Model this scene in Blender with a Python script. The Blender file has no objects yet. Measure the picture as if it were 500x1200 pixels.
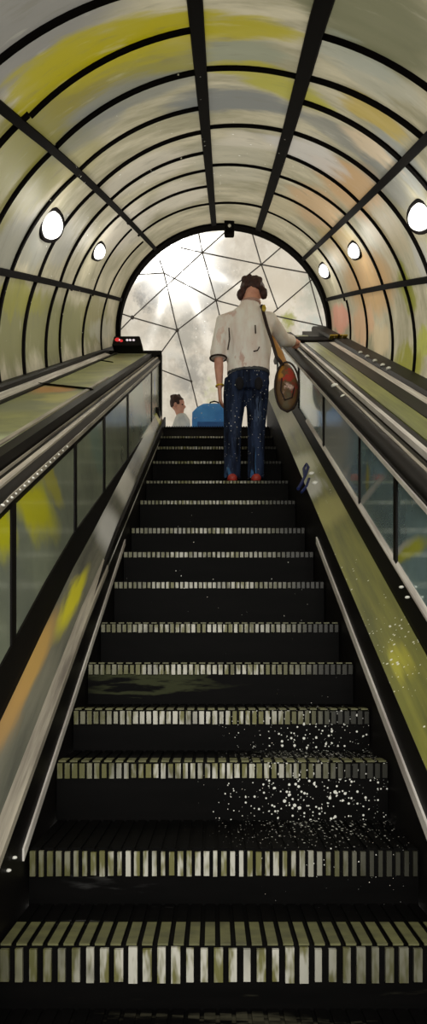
import bpy, math, random
from mathutils import Vector, Matrix
random.seed(7)
S = bpy.context.scene
COL = S.collection
PI = math.pi

# ------------------------------------------------------------------ camera numbers
F = 790.0; CX = 250.0; CY = 772.0         # level camera at the origin looking along +Y, with vertical shift
TANS = (CY - 316) / F                      # slope of the stairs
EYE = 1.76                                 # eye above the line of step edges
AX, AZ = (262 - 250) / F, (CY - 388) / F   # direction of the tunnel axis
RT = 1.43                                  # tunnel radius

def at(px, py, Y):
    return Vector(((px - CX) * Y / F, Y, (CY - py) * Y / F))

def srgb(r, g, b):
    f = lambda c: ((c / 255 + .055) / 1.055) ** 2.4 if c > 10 else c / 255 / 12.92
    return (f(r), f(g), f(b), 1)

# ------------------------------------------------------------------ node helpers
class NT:
    def __init__(s, tree):
        s.t = tree; tree.nodes.clear()
    def n(s, kind, **kw):
        nd = s.t.nodes.new(kind)
        for k, v in kw.items(): setattr(nd, k, v)
        return nd
    def put(s, sock, v):
        if isinstance(v, bpy.types.NodeSocket): s.t.links.new(v, sock)
        else: sock.default_value = v
    def m(s, op, a, b=0.0, c=0.0, clamp=False):
        nd = s.n('ShaderNodeMath', operation=op, use_clamp=clamp)
        for i, v in enumerate((a, b, c)): s.put(nd.inputs[i], v)
        return nd.outputs[0]
    def vm(s, op, a, b=(0, 0, 0)):
        nd = s.n('ShaderNodeVectorMath', operation=op)
        s.put(nd.inputs[0], a); s.put(nd.inputs[1], b)
        return nd.outputs['Value'] if op in ('LENGTH', 'DOT_PRODUCT', 'DISTANCE') else nd.outputs[0]
    def mix(s, fac, a, b):
        nd = s.n('ShaderNodeMix', data_type='RGBA')
        s.put(nd.inputs[0], fac); s.put(nd.inputs[6], a); s.put(nd.inputs[7], b)
        return nd.outputs[2]
    def ss(s, v, lo, hi, t0=0.0, t1=1.0):
        nd = s.n('ShaderNodeMapRange', interpolation_type='SMOOTHSTEP')
        s.put(nd.inputs[0], v)
        for i, x in enumerate((lo, hi, t0, t1)): nd.inputs[i + 1].default_value = x
        return nd.outputs[0]
    def noise(s, vec, scale, detail=3, rough=.55):
        nd = s.n('ShaderNodeTexNoise'); s.put(nd.inputs['Vector'], vec)
        nd.inputs['Scale'].default_value = scale; nd.inputs['Detail'].default_value = detail
        nd.inputs['Roughness'].default_value = rough
        return nd.outputs['Fac'], nd.outputs['Color']
    def pos(s): return s.n('ShaderNodeNewGeometry').outputs['Position']
    def xyz(s, v):
        nd = s.n('ShaderNodeSeparateXYZ'); s.put(nd.inputs[0], v); return nd.outputs
    def comb(s, x, y, z):
        nd = s.n('ShaderNodeCombineXYZ')
        for i, v in enumerate((x, y, z)): s.put(nd.inputs[i], v)
        return nd.outputs[0]

def newmat(name):
    m = bpy.data.materials.new(name); m.use_nodes = True
    return m, NT(m.node_tree)

def surface(T, col, rough=.5, metal=0.0, spec=.4, extra=None):
    b = T.n('ShaderNodeBsdfPrincipled')
    T.put(b.inputs['Base Color'], col); T.put(b.inputs['Roughness'], rough)
    b.inputs['Metallic'].default_value = metal; b.inputs['Specular IOR Level'].default_value = spec
    o = T.n('ShaderNodeOutputMaterial')
    if extra: b = extra(T, b)
    T.t.links.new(b.outputs[0], o.inputs[0])

def specks(T, col, scale, size, centre=None, radius=1.0, tint=(.75, .75, .7, 1)):
    """flecks of white paint that stick to the surface"""
    v = T.n('ShaderNodeTexVoronoi'); p = T.pos(); T.put(v.inputs['Vector'], p); v.inputs['Scale'].default_value = scale
    r = T.n('ShaderNodeSeparateColor'); T.put(r.inputs[0], v.outputs['Color'])
    thr = T.m('MULTIPLY', T.m('POWER', r.outputs[0], 3.0), size)
    if centre is not None:
        d = T.vm('DISTANCE', p, tuple(centre))
        thr = T.m('MULTIPLY', thr, T.ss(d, radius, radius * .15))
    return T.mix(T.m('LESS_THAN', v.outputs['Distance'], thr), col, tint)

def painted(name, base, second=None, patches=(), stretch=(1, 1, 1), nscale=6, var=.35, rough=.5, metal=0.0, spec=.4,
            warp=.08, speck=None, extra=None):
    """brushed colour: base and second colour in streaks, then patches (centre, radius, colour, strength)"""
    m, T = newmat(name)
    p = T.pos()
    sp = T.vm('MULTIPLY', p, stretch)
    f, c = T.noise(sp, nscale, 4, .6)
    sec = second if second else tuple(x * .6 for x in base[:3]) + (1,)
    col = T.mix(T.ss(f, .5 - var, .5 + var), sec, base)
    if patches:
        wp = T.vm('ADD', p, T.vm('SCALE', T.vm('SUBTRACT', c, (.5, .5, .5))))
        wp.node.inputs[1].links and None
        sc = wp.node.inputs[1].links[0].from_node; sc.inputs['Scale'].default_value = warp * 4
        for ctr, rad, pc, st in patches:
            dv = T.vm('SUBTRACT', wp, tuple(ctr))
            if isinstance(rad, (tuple, list)): dv = T.vm('DIVIDE', dv, tuple(rad)); R = 1
            else: R = rad
            d = T.vm('LENGTH', dv)
            col = T.mix(T.m('MULTIPLY', T.ss(d, R, R * .35), st), col, pc)
    if speck: 
        for k in speck: col = specks(T, col, *k)
    surface(T, col, rough, metal, spec, extra)
    return m

def plain(name, c, rough=.5, metal=0.0, spec=.4):
    m, T = newmat(name); surface(T, c, rough, metal, spec); return m

def glow(name, c, strength):
    m, T = newmat(name)
    e = T.n('ShaderNodeEmission'); e.inputs[0].default_value = c; e.inputs[1].default_value = strength
    o = T.n('ShaderNodeOutputMaterial'); T.t.links.new(e.outputs[0], o.inputs[0]); return m

# ------------------------------------------------------------------ mesh helpers
class MB:
    def __init__(s): s.v = []; s.f = []
    def add(s, vs, fs):
        k = len(s.v); s.v += [Vector(x) for x in vs]; s.f += [tuple(i + k for i in q) for q in fs]; return s
    def box(s, a, b):
        (x0, y0, z0), (x1, y1, z1) = a, b
        return s.add([(x0,y0,z0),(x1,y0,z0),(x1,y1,z0),(x0,y1,z0),(x0,y0,z1),(x1,y0,z1),(x1,y1,z1),(x0,y1,z1)],
                     [(0,3,2,1),(4,5,6,7),(0,1,5,4),(1,2,6,5),(2,3,7,6),(3,0,4,7)])
    def rings(s, rs, caps=True, closed=False):
        n = len(rs[0]); vs = [p for r in rs for p in r]; fs = []
        m = len(rs)
        for i in range(m if closed else m - 1):
            j = (i + 1) % m
            for k in range(n):
                l = (k + 1) % n
                fs.append((i*n+k, i*n+l, j*n+l, j*n+k))
        if caps and not closed:
            fs.append(tuple(range(n))[::-1]); fs.append(tuple((m-1)*n + k for k in range(n)))
        return s.add(vs, fs)
    def loft(s, pts, rad, seg=14, ref=(1, 0, 0), closed=False):
        """tube through pts; rad = r or (r along ref, r across) for each"""
        pts = [Vector(p) for p in pts]; ref = Vector(ref); rs = []
        n = len(pts)
        for i, p in enumerate(pts):
            if closed: t = pts[(i+1) % n] - pts[i-1]
            else: t = pts[min(i+1, n-1)] - pts[max(i-1, 0)]
            t.normalize()
            u = ref - t * ref.dot(t)
            if u.length < 1e-4: u = Vector((0, 0, 1)) - t * t.z
            u.normalize(); w = t.cross(u)
            r = rad[i] if isinstance(rad, (list, tuple)) else rad
            a, b = r if isinstance(r, (list, tuple)) else (r, r)
            rs.append([p + u * (a * math.cos(2*PI*k/seg)) + w * (b * math.sin(2*PI*k/seg)) for k in range(seg)])
        return s.rings(rs, True, closed)
    def ball(s, c, r, seg=18, rows=12, M=None, fn=None):
        c = Vector(c); r = Vector(r) if isinstance(r, (tuple, list)) else Vector((r, r, r)); rs = []
        for i in range(rows + 1):
            ph = PI * (i + .02 * (i == 0) - .02 * (i == rows)) / rows
            row = []
            for k in range(seg):
                th = 2*PI*k/seg
                d = Vector((math.sin(ph)*math.cos(th), math.sin(ph)*math.sin(th), math.cos(ph)))
                q = Vector((d.x*r.x, d.y*r.y, d.z*r.z))
                if fn: q = q * fn(d)
                if M: q = M @ q
                row.append(c + q)
            rs.append(row)
        return s.rings(rs[::-1])
    def capsule(s, a, b, r0, r1, seg=12):
        a, b = Vector(a), Vector(b); t = (b - a).normalized()
        pts = [a - t*r0*.95, a - t*r0*.6, a, b, b + t*r1*.6, b + t*r1*.95]
        return s.loft(pts, [r0*.25, r0*.8, r0, r1, r1*.8, r1*.25], seg, (.13, .9, .41))
    def build(s, name, mat=None, parent=None, smooth=False, bevel=0.0, remesh=0.0, sm=6):
        off = Vector((0, 0, 0))
        if parent:
            q = parent
            while q: off += q.location; q = q.parent
        me = bpy.data.meshes.new(name)
        me.from_pydata([tuple(v - off) for v in s.v], [], s.f); me.update()
        import bmesh
        bm = bmesh.new(); bm.from_mesh(me); bmesh.ops.recalc_face_normals(bm, faces=bm.faces); bm.to_mesh(me); bm.free()
        o = bpy.data.objects.new(name, me); COL.objects.link(o)
        if bevel:
            b = o.modifiers.new('b', 'BEVEL'); b.width = bevel; b.segments = 2; b.limit_method = 'ANGLE'
        if remesh:
            r = o.modifiers.new('r', 'REMESH'); r.mode = 'VOXEL'; r.voxel_size = remesh
            k = o.modifiers.new('s', 'SMOOTH'); k.factor = .5; k.iterations = sm
        if bevel or remesh:
            dg = bpy.context.evaluated_depsgraph_get()
            nm = bpy.data.meshes.new_from_object(o.evaluated_get(dg)); o.modifiers.clear()
            o.data = nm; nm.name = name; bpy.data.meshes.remove(me); me = nm
        if smooth or remesh:
            for p in me.polygons: p.use_smooth = True
        if mat: me.materials.clear(); me.materials.append(mat)
        if parent: o.parent = parent
        return o

def thing(name, loc, label, cat, group=None):
    o = bpy.data.objects.new(name, None); o.empty_display_size = .1; o.location = loc; COL.objects.link(o)
    o['label'] = label; o['category'] = cat
    if group: o['group'] = group
    return o
def struct(o): o['kind'] = 'structure'; return o
def lab(o, t): o['label'] = t; return o

# ------------------------------------------------------------------ materials
WHITE = srgb(225, 222, 214)
def uv_lining():
    """frosted tunnel panels: own colours of the panels in the (angle, distance) frame of the tube"""
    m, T = newmat('frosted_panels')
    P = T.xyz(T.pos())
    X = T.m('SUBTRACT', P[0], T.m('MULTIPLY', P[1], AX)); Z = T.m('SUBTRACT', P[2], T.m('MULTIPLY', P[1], AZ))
    u = T.m('ADD', T.m('ARCTAN2', T.m('MULTIPLY', X, -1.0), Z), PI / 2)
    v = T.m('LOGARITHM', T.m('DIVIDE', RT * F / 100, T.m('MAXIMUM', P[1], .3)), math.e)
    sv = T.comb(T.m('MULTIPLY', u, .9), T.m('MULTIPLY', v, 7.0), 0.0)
    f1, c1 = T.noise(sv, 2.2, 5, .62)
    f2, c2 = T.noise(sv, 6.0, 3, .6)
    du = T.m('MULTIPLY', T.m('SUBTRACT', f1, .5), .35); u = T.m('ADD', u, du)
    cc = T.n('ShaderNodeSeparateColor'); T.put(cc.inputs[0], c1)
    v = T.m('ADD', v, T.m('MULTIPLY', T.m('SUBTRACT', cc.outputs[1], .5), .12))
    col = T.mix(T.ss(f1, .3, .7), srgb(152, 148, 122), srgb(206, 199, 174))
    def patch(px, py, su, sv_, c, st):
        nonlocal col
        r = math.hypot(px - 262, py - 388); a = math.atan2(388 - py, px - 262)
        d = T.m('ADD', T.m('POWER', T.m('DIVIDE', T.m('SUBTRACT', u, a), su), 2), T.m('POWER', T.m('DIVIDE', T.m('SUBTRACT', v, math.log(r/100)), sv_), 2))
        col = T.mix(T.m('MULTIPLY', T.ss(d, 1.0, .25), st), col, c)
    OY = srgb(176, 166, 20); OL = srgb(140, 136, 70); SL = srgb(128, 132, 132); PE = srgb(205, 172, 132); CR = srgb(222, 216, 204)
    GR = srgb(140, 142, 45); LO = srgb(132, 132, 92)
    for a in [
        (20, 40, .40, .16, srgb(140, 140, 140), .9), (440, 30, .28, .16, srgb(120, 122, 95), .9),
        (50, 150, .34, .16, OL, .95), (130, 95, .34, .11, srgb(146, 138, 62), .9), (85, 190, .2, .10, srgb(160, 154, 106), .7), (190, 75, .22, .10, srgb(150, 146, 75), .8), (25, 215, .22, .14, OL, .7),
        (150, 110, .35, .07, srgb(140, 142, 135), .9), (100, 150, .25, .06, SL, .6),
        (285, 60, .22, .055, srgb(150, 155, 135), .9), (290, 80, .26, .04, srgb(178, 172, 70), .9), (340, 105, .22, .05, srgb(178, 174, 70), .9), (440, 130, .2, .04, srgb(190, 165, 60), .7),
        (280, 118, .36, .055, SL, .95), (400, 160, .3, .06, SL, .7), (470, 190, .22, .08, srgb(150, 155, 155), .8), (455, 215, .2, .05, SL, .7),
        (280, 30, .22, .05, OY, .9), (215, 25, .16, .06, OY, .95), (150, 42, .18, .07, OY, .95), (90, 65, .16, .08, OY, .95), (40, 100, .14, .08, OY, .85),
        (120, 72, .22, .07, OY, .7), (170, 55, .3, .05, OY, .7), (60, 82, .12, .07, OY, .8),
        (440, 90, .2, .06, srgb(185, 185, 170), .7), (405, 60, .2, .05, srgb(170, 175, 165), .7),
        (440, 175, .2, .06, srgb(215, 195, 165), .8), (420, 225, .2, .14, PE, .8), (370, 245, .26, .14, PE, .8), (330, 240, .2, .1, srgb(196, 184, 150), .6),
        (430, 330, .26, .20, srgb(198, 164, 118), .95), (450, 270, .2, .09, srgb(186, 172, 140), .8), (405, 215, .25, .12, srgb(206, 170, 124), .8), (400, 290, .2, .12, srgb(190, 165, 110), .8),
        (398, 375, .16, .10, srgb(222, 160, 140), .9), (425, 380, .18, .10, srgb(214, 176, 140), .9), (445, 400, .16, .08, srgb(214, 196, 160), .8),
        (476, 340, .16, .045, GR, .9), (478, 425, .12, .10, srgb(150, 150, 60), .95), (492, 300, .12, .05, srgb(190, 190, 185), .8), (498, 400, .1, .05, srgb(175, 180, 80), .9),
        (40, 385, .24, .5, LO, .95), (100, 380, .16, .25, LO, .8), (10, 420, .2, .2, srgb(124, 122, 80), .9), (110, 365, .12, .12, srgb(150, 145, 105), .8), (15, 350, .1, .2, srgb(150, 148, 70), .7), (120, 385, .1, .12, srgb(190, 188, 178), .5),
        (60, 280, .16, .2, srgb(182, 182, 176), .7), (20, 290, .15, .16, srgb(150, 152, 145), .7),
        (170, 200, .35, .10, CR, .6), (270, 190, .3, .16, srgb(190, 187, 170), .6), (290, 165, .2, .05, CR, .5), (360, 180, .25, .09, srgb(215, 212, 210), .8),
        (150, 265, .3, .16, CR, .75), (210, 230, .25, .12, CR, .6)]:
        patch(*a)
    col = T.mix(T.m('MULTIPLY', T.ss(f2, .58, .78), .25), col, srgb(226, 222, 206))
    col = T.mix(T.m('MULTIPLY', T.ss(f2, .45, .28), .3), col, srgb(120, 118, 100))
    col = specks(T, col, 14, .16, at(160, 250, 6), 3.2, (1, 1, .97, 1))
    col = specks(T, col, 30, .30, at(370, 255, 8), 1.1, (1, 1, .97, 1))
    d = T.n('ShaderNodeBsdfPrincipled'); T.put(d.inputs['Base Color'], col); d.inputs['Roughness'].default_value = .45
    d.inputs['Specular IOR Level'].default_value = .25
    t = T.n('ShaderNodeBsdfTranslucent'); T.put(t.inputs[0], col)
    mx = T.n('ShaderNodeMixShader'); mx.inputs[0].default_value = .5
    T.t.links.new(d.outputs[0], mx.inputs[1]); T.t.links.new(t.outputs[0], mx.inputs[2])
    o = T.n('ShaderNodeOutputMaterial'); T.t.links.new(mx.outputs[0], o.inputs[0])
    return m
M_LIN = uv_lining()
M_BLK = painted('black_paint', srgb(17, 14, 13), srgb(9, 8, 8), nscale=9, rough=.85, spec=.06, speck=[(16, .14, at(130, 200, 5), 3.5)])
M_BLK2 = painted('black_lacquer', srgb(20, 17, 16), srgb(10, 9, 9), stretch=(8, 1, 0), nscale=5, rough=.5, spec=.12)
CLUS = at(372, 900, 2.35)
M_STEP = painted('step_black', srgb(11, 10, 10), srgb(5, 5, 5), stretch=(1, 6, 6), nscale=3, rough=.6, spec=.06,
                 speck=[(95, .55, CLUS, .62), (55, .42, CLUS, .5), (80, .5, at(372, 862, 2.68), .5), (30, .12, at(280, 640, 4.4), 1.6)],
                 patches=[(at(180, 800, 2.95), (.45, .3, .04), srgb(70, 74, 50), .6), (at(130, 1055, 1.95), (.3, .1, .03), srgb(72, 72, 72), .6), (at(290, 1190, 1.66), (.62, .09, .05), srgb(66, 64, 52), .9)])
M_STRK = painted('handrail_rubber', srgb(26, 22, 22), srgb(10, 9, 9), stretch=(20, .5, 0), nscale=3, rough=.5, var=.2, spec=.12)
M_TRIM = painted('brushed_trim', srgb(240, 236, 230), srgb(170, 160, 156), stretch=(20, .6, 0), nscale=3, rough=.5, var=.25)
M_GREY = painted('grey_trim', srgb(196, 188, 172), srgb(112, 104, 98), stretch=(20, .6, 0), nscale=3, rough=.5, var=.25)
M_STUD = plain('white_stud', srgb(240, 240, 234), .4)
M_GOLD = plain('highlight_gold', srgb(190, 165, 60), .35, .3)

# ------------------------------------------------------------------ tunnel (setting)
def tp(ang, Y, r=RT):
    return Vector((AX * Y + r * math.cos(ang), Y, AZ * Y + r * math.sin(ang)))
Y0, Y1 = 1.0, RT * F / 126
def yr(r): return RT * F / r
b = MB(); NA, NY = 96, 60
A0, A1 = math.radians(-34), math.radians(214)
for rr in (RT, RT + .03):
    vs = []; fs = []
    for j in range(NY + 1):
        for i in range(NA + 1): vs.append(tp(A0 + (A1 - A0) * i / NA, Y0 + (Y1 - Y0) * j / NY, rr))
    for j in range(NY):
        for i in range(NA):
            k = j * (NA + 1) + i
            fs.append((k, k + 1, k + NA + 2, k + NA + 1))
    if rr == RT: b.add(vs, fs)
ceiling = struct(b.build('ceiling', M_LIN, smooth=True))

def strip(points, w, d, name, parent, mat):
    """bar along points = list of (ang, Y), width w across, depth d towards the axis"""
    mb = MB(); rs = []
    for i, (a, Y) in enumerate(points):
        p = tp(a, Y, RT + .004); inn = Vector((-math.cos(a), 0, -math.sin(a)))
        q0 = tp(*points[max(i-1, 0)]); q1 = tp(*points[min(i+1, len(points)-1)])
        t = (q1 - q0).normalized(); c = t.cross(inn).normalized()
        rs.append([p - c*w/2, p + c*w/2, p + c*w*.42 + inn*d, p - c*w*.42 + inn*d])
    mb.rings(rs); return mb.build(name, mat, parent)
rad = math.radians
PUR = [(95.0, 95.3, .072), (73.1, 71.2, .085), (135, 129.8, .05), (43.8, 42.2, .052), (166.5, 163, .045), (11.2, 17, .045)]
for n_, f_, w in PUR:
    pts = []
    for i in range(25):
        Y = Y0 + (Y1 - Y0) * i / 24; r = RT * F / Y
        t = max(-.2, min(1, (r - 126) / (370 - 126)))
        pts.append((rad(f_ + (n_ - f_) * min(t, 1.1)), Y))
    strip(pts, w, .035, 'purlin', ceiling, M_BLK)
SECT = [(95, 132, [(415,415),(358,341),(308,294),(265,255),(237,226),(212,204),(191,186),(172,170),(151,151)]),
        (132, 165, [(344,346),(293,296),(253,260),(225,227),(203,201),(184,186),(162,160),(142,143)]),
        (165, 206, [(296,300),(262,275),(229,245),(203,218),(190,198),(162,172),(143,147)]),
        (72, 95, [(313,310),(247,241),(198,196),(153,151)]),
        (43, 72, [(377,367),(328,315),(291,286),(254,248),(220,220),(199,194),(176,173),(150,150)]),
        (14, 43, [(300,292),(251,246),(222,217),(195,194),(168,168),(147,148)]),
        (-26, 14, [(305,300),(258,251),(233,220),(205,195),(171,168),(150,149)])]
for a0, a1, rs in SECT:
    for k, (ra, rb) in enumerate(rs):
        if a0 >= 95: ra, rb = ra, rb
        pts = []
        for i in range(15):
            t = i / 14; pts.append((rad(a0 + (a1 - a0) * t), yr(ra + (rb - ra) * t)))
        r = (ra + rb) / 2
        thin = .45 if (r < 165 and a0 in (132, 43)) else 1
        w = (.031 if r > 230 else .0225) * thin * (.8 + .4 * random.random())
        strip(pts, w, .022, 'arch_rib', ceiling, M_BLK)
# portal ring at the top end
mb = MB(); rs = []
for i in range(73):
    a = rad(-30 + 240 * i / 72); c = Vector((math.cos(a), 0, math.sin(a)))
    p = Vector((AX * Y1, Y1, AZ * Y1))
    rs.append([p + c*(RT-.055) + Vector((0,-.06,0)), p + c*(RT+.03) + Vector((0,-.06,0)), p + c*(RT+.03) + Vector((0,.06,0)), p + c*(RT-.055) + Vector((0,.06,0))])
mb.rings(rs); struct(mb.build('trim_1', M_BLK, smooth=False))

# glazed dome beyond the portal
DC = Vector((.14, 7.6, 4.5)); DR = 3.2
def dome(px, py, off=0):
    d = Vector(((px - CX) / F, 1, (CY - py) / F)).normalized()
    bq = d.dot(DC); r = DR + off; return d * (bq + math.sqrt(bq*bq - DC.length_squared + r*r))
def dome_mat():
    m, T = newmat('frosted_dome_glass')
    p = T.pos(); f, c = T.noise(p, 2.2, 5, .65); f2, _ = T.noise(T.vm('MULTIPLY', p, (1, 1, .6)), 7, 4, .65)
    col = T.mix(T.ss(f, .35, .65), srgb(200, 192, 180), srgb(222, 216, 206))
    wp = T.vm('ADD', p, T.vm('SCALE', T.vm('SUBTRACT', c, (.5, .5, .5)))); wp.node.inputs[1].links[0].from_node.inputs['Scale'].default_value = 1.1
    for (px, py, rr, cc, st) in [(180, 335, .38, srgb(110, 110, 108), .8), (165, 345, .2, srgb(90, 90, 92), .6), (240, 330, .55, srgb(160, 160, 158), .8), (225, 385, .4, srgb(150, 148, 142), .7),
                                 (185, 380, .3, srgb(160, 158, 150), .6), (220, 440, .4, srgb(140, 140, 138), .7), (325, 345, .6, srgb(214, 205, 190), .8), (336, 372, .27, srgb(150, 152, 60), .95),
                                 (372, 340, .4, srgb(175, 178, 165), .7), (365, 390, .3, srgb(185, 195, 190), .7), (205, 420, .25, srgb(214, 212, 206), .6), (150, 380, .3, srgb(205, 200, 190), .6), (245, 455, .2, srgb(190, 196, 150), .5)]:
        d = T.vm('DISTANCE', wp, tuple(dome(px, py))); col = T.mix(T.m('MULTIPLY', T.ss(d, rr, rr*.3), st), col, cc)
    col = T.mix(T.m('MULTIPLY', T.ss(f2, .52, .72), .45), col, srgb(236, 232, 226))
    col = specks(T, col, 22, .2, dome(230, 350), 1.6, (1, 1, 1, 1))
    t = T.n('ShaderNodeBsdfTranslucent'); T.put(t.inputs[0], col)
    d_ = T.n('ShaderNodeBsdfDiffuse'); T.put(d_.inputs[0], col)
    tr = T.n('ShaderNodeBsdfTransparent')
    m1 = T.n('ShaderNodeMixShader'); m1.inputs[0].default_value = .25
    T.t.links.new(t.outputs[0], m1.inputs[1]); T.t.links.new(d_.outputs[0], m1.inputs[2])
    # clear zone put into the pane round the sun so its glare shows through
    m2 = T.n('ShaderNodeMixShader'); T.put(m2.inputs[0], T.ss(T.vm('DISTANCE', p, tuple(dome(207, 302))), .95, .15, .06, .85))
    T.t.links.new(m1.outputs[0], m2.inputs[1]); T.t.links.new(tr.outputs[0], m2.inputs[2])
    o = T.n('ShaderNodeOutputMaterial'); T.t.links.new(m2.outputs[0], o.inputs[0]); return m
mb = MB(); NT_, NP = 40, 24; vs = []; fs = []
for j in range(NP + 1):
    ph = rad(78) * max(j, .02) / NP
    for i in range(NT_):
        th = 2*PI*i/NT_; vs.append(DC + DR * Vector((math.sin(ph)*math.cos(th), math.cos(ph), math.sin(ph)*math.sin(th))))
for j in range(NP):
    for i in range(NT_): fs.append((j*NT_+i, j*NT_+(i+1) % NT_, (j+1)*NT_+(i+1) % NT_, (j+1)*NT_+i))
mb.add(vs, fs); win = struct(mb.build('window_1', dome_mat(), smooth=True))
NODE = {'A': (237, 296), 'B': (306, 310), 'C': (253, 352), 'D': (207.5, 387), 'E': (155, 372), 'Fq': (192, 320), 'G': (372, 322), 'H': (356, 303), 'J': (224, 447), 'K': (191, 434)}
LINES = [('A', 'B'), ('B', 'G'), ('B', 'H1'), ('A', 'C'), ('B', 'C'), ('C', 'D'), ('D', 'E'), ('A', 'Fu'), ('A', 'E'), ('Fv', 'A'), ('D', 'Fq'), ('Fq', 'Fw'), ('D', 'J'), ('J', 'J2'), ('C', 'C2'), ('B', 'B2'), ('B', 'B3'),
         ('A', 'A2'), ('H', 'H2'), ('G', 'G2'), ('E', 'E2'), ('E', 'E3'), ('D', 'K2'), ('C', 'C3'), ('Fq', 'C'), ('Fq', 'L1'), ('J', 'J3'), ('M1', 'M2')]
NODE.update({'H1': (352, 270), 'Fu': (275, 262), 'Fv': (210, 290), 'Fw': (187, 305), 'J2': (185, 432), 'C2': (270, 425), 'B2': (292, 262), 'B3': (325, 362), 'A2': (232, 270), 'H2': (382, 398), 'G2': (310, 375),
             'E2': (132, 364), 'E3': (130, 398), 'K2': (180, 425), 'C3': (330, 372), 'L1': (155, 322), 'J3': (232, 480), 'M1': (330, 372), 'M2': (390, 385)})
M_STR = plain('dark_strut', srgb(62, 58, 54), .5)
for a, c in LINES:
    (xa, ya), (xb, yb) = NODE[a], NODE[c]
    pts = [dome(xa + (xb - xa)*i/10, ya + (yb - ya)*i/10, -.02) for i in range(11)]
    MB().loft(pts, .0095, 6).build('strut', M_STR, win)
for k in 'ABCDEJ':
    MB().ball(dome(*NODE[k], -.03), .03 if k in 'DE' else .02, 10, 6).build('strut_joint', M_STR, win, True)

# landing floor
LZ = -EYE + TANS * 7.56
M_FL = painted('landing_floor', srgb(60, 58, 55), srgb(40, 38, 36), nscale=4)
struct(MB().box((-1.6, 7.75, LZ - .12), (1.7, 10.2, LZ - .002)).build('floor', M_FL))

# ------------------------------------------------------------------ escalator
esc = thing('escalator', (0, .5, -EYE + TANS * .5), 'long black escalator rising through the tunnel between glass balustrades', 'escalator')
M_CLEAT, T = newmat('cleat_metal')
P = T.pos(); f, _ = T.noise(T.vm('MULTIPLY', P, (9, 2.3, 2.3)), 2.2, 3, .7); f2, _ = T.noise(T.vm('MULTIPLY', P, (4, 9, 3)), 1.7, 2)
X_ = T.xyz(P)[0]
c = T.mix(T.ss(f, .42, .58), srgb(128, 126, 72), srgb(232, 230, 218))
c = T.mix(T.m('MULTIPLY', T.ss(X_, .12, .42), .8), c, srgb(92, 92, 66))  # sheen painted into the cleats: bright middle, darker towards both sides
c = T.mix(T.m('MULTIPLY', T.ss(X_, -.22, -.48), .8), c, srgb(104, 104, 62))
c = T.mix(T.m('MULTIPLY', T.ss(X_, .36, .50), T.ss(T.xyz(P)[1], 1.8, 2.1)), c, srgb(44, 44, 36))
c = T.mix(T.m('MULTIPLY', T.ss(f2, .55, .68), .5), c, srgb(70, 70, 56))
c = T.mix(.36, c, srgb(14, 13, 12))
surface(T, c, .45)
M_TREAD = painted('tread_edge', srgb(112, 112, 74), srgb(70, 70, 50), stretch=(3, 8, 3), nscale=3)
XL, XR = -.567, .63
NOSE = [(511, 2, 0), (523, 3, 0), (540, 3, 0), (563, 3, 0), (586, 4.5, 0), (618, 6.5, 0), (646, 6.5, 0), (681, 7.5, 0), (730, 10, 2), (777, 12, 3), (831, 16, 5), (892, 18, 6), (994, 30, 0), (1106, 42, 24)]
ys = [F * EYE / (y - 316) for y, _, _ in NOSE]
extra = [1.47, 1.18, .89, .6, .31, 0.02]
allY = [7.56] + ys + extra
info = NOSE + [(0, 42, 22)] * len(extra)
for k, (yn, sp, bp) in enumerate(info):
    Yk = allY[k + 1]; Yb = allY[k]; zt = -EYE + TANS * Yk; zl = -EYE + TANS * (allY[k + 2] if k + 2 < len(allY) else Yk - .3)
    mb = MB(); x0, x1 = XL + .006, XR - .006
    mb.box((x0, Yk, zl - .02), (x1, Yb + .03, zt - .006))
    st = mb.build('step', M_STEP, esc)
    # ridged tread
    tr = MB(); px = .0125 if Yk > 2.6 else .02
    n = int((x1 - x0) / .04); w = (x1 - x0) / n
    for i in range(n): tr.box((x0 + i*w + .006, Yk + .002, zt - .006), (x0 + (i+1)*w - .006, Yb - .004, zt))
    tr.build('tread_ridges', M_STEP, st)
    if bp:
        d = min(.14, bp * Yk / F * 3.5); tb = MB(); m = n if Yk < 2 else n
        for i in range(m): tb.box((x0 + i*w + .007, Yk - .004, zt - .003), (x0 + (i+1)*w - .007, Yk + d, zt + .0025))
        tb.build('nosing_band', M_TREAD, st)
    hs = sp * Yk / F
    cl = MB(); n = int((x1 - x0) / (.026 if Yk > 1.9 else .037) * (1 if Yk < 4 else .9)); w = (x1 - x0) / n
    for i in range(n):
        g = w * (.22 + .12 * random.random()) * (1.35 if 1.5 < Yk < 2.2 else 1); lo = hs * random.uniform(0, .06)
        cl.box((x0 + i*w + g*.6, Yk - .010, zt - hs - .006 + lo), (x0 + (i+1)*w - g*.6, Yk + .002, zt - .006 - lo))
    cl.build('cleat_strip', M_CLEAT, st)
# comb plate at the top landing
mb = MB().box((XL + .004, 7.57, LZ - .12), (XR - .004, 7.75, LZ))
n = 44; w = (XR - XL - .02) / n
for i in range(n): mb.box((XL + .01 + i*w + w*.25, 7.545, LZ - .02), (XL + .01 + (i+1)*w - w*.25, 7.575, LZ))
mb.build('comb_plate', M_BLK2, esc)

def sweep(profile, Ys, dh=None, dx=None):
    """profile = [(X, h)] closed polygon, h = depth below the sight incline; dh(Y), dx(Y) shift it"""
    mb = MB(); rs = []
    for Y in Ys:
        rs.append([Vector((x + (dx(Y) if dx else 0), Y, TANS * Y - h - (dh(Y) if dh else 0))) for x, h in profile])
    return mb.rings(rs)
def span(a, b, n=16): return [a + (b - a) * i / n for i in range(n + 1)]
YN = .15

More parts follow.
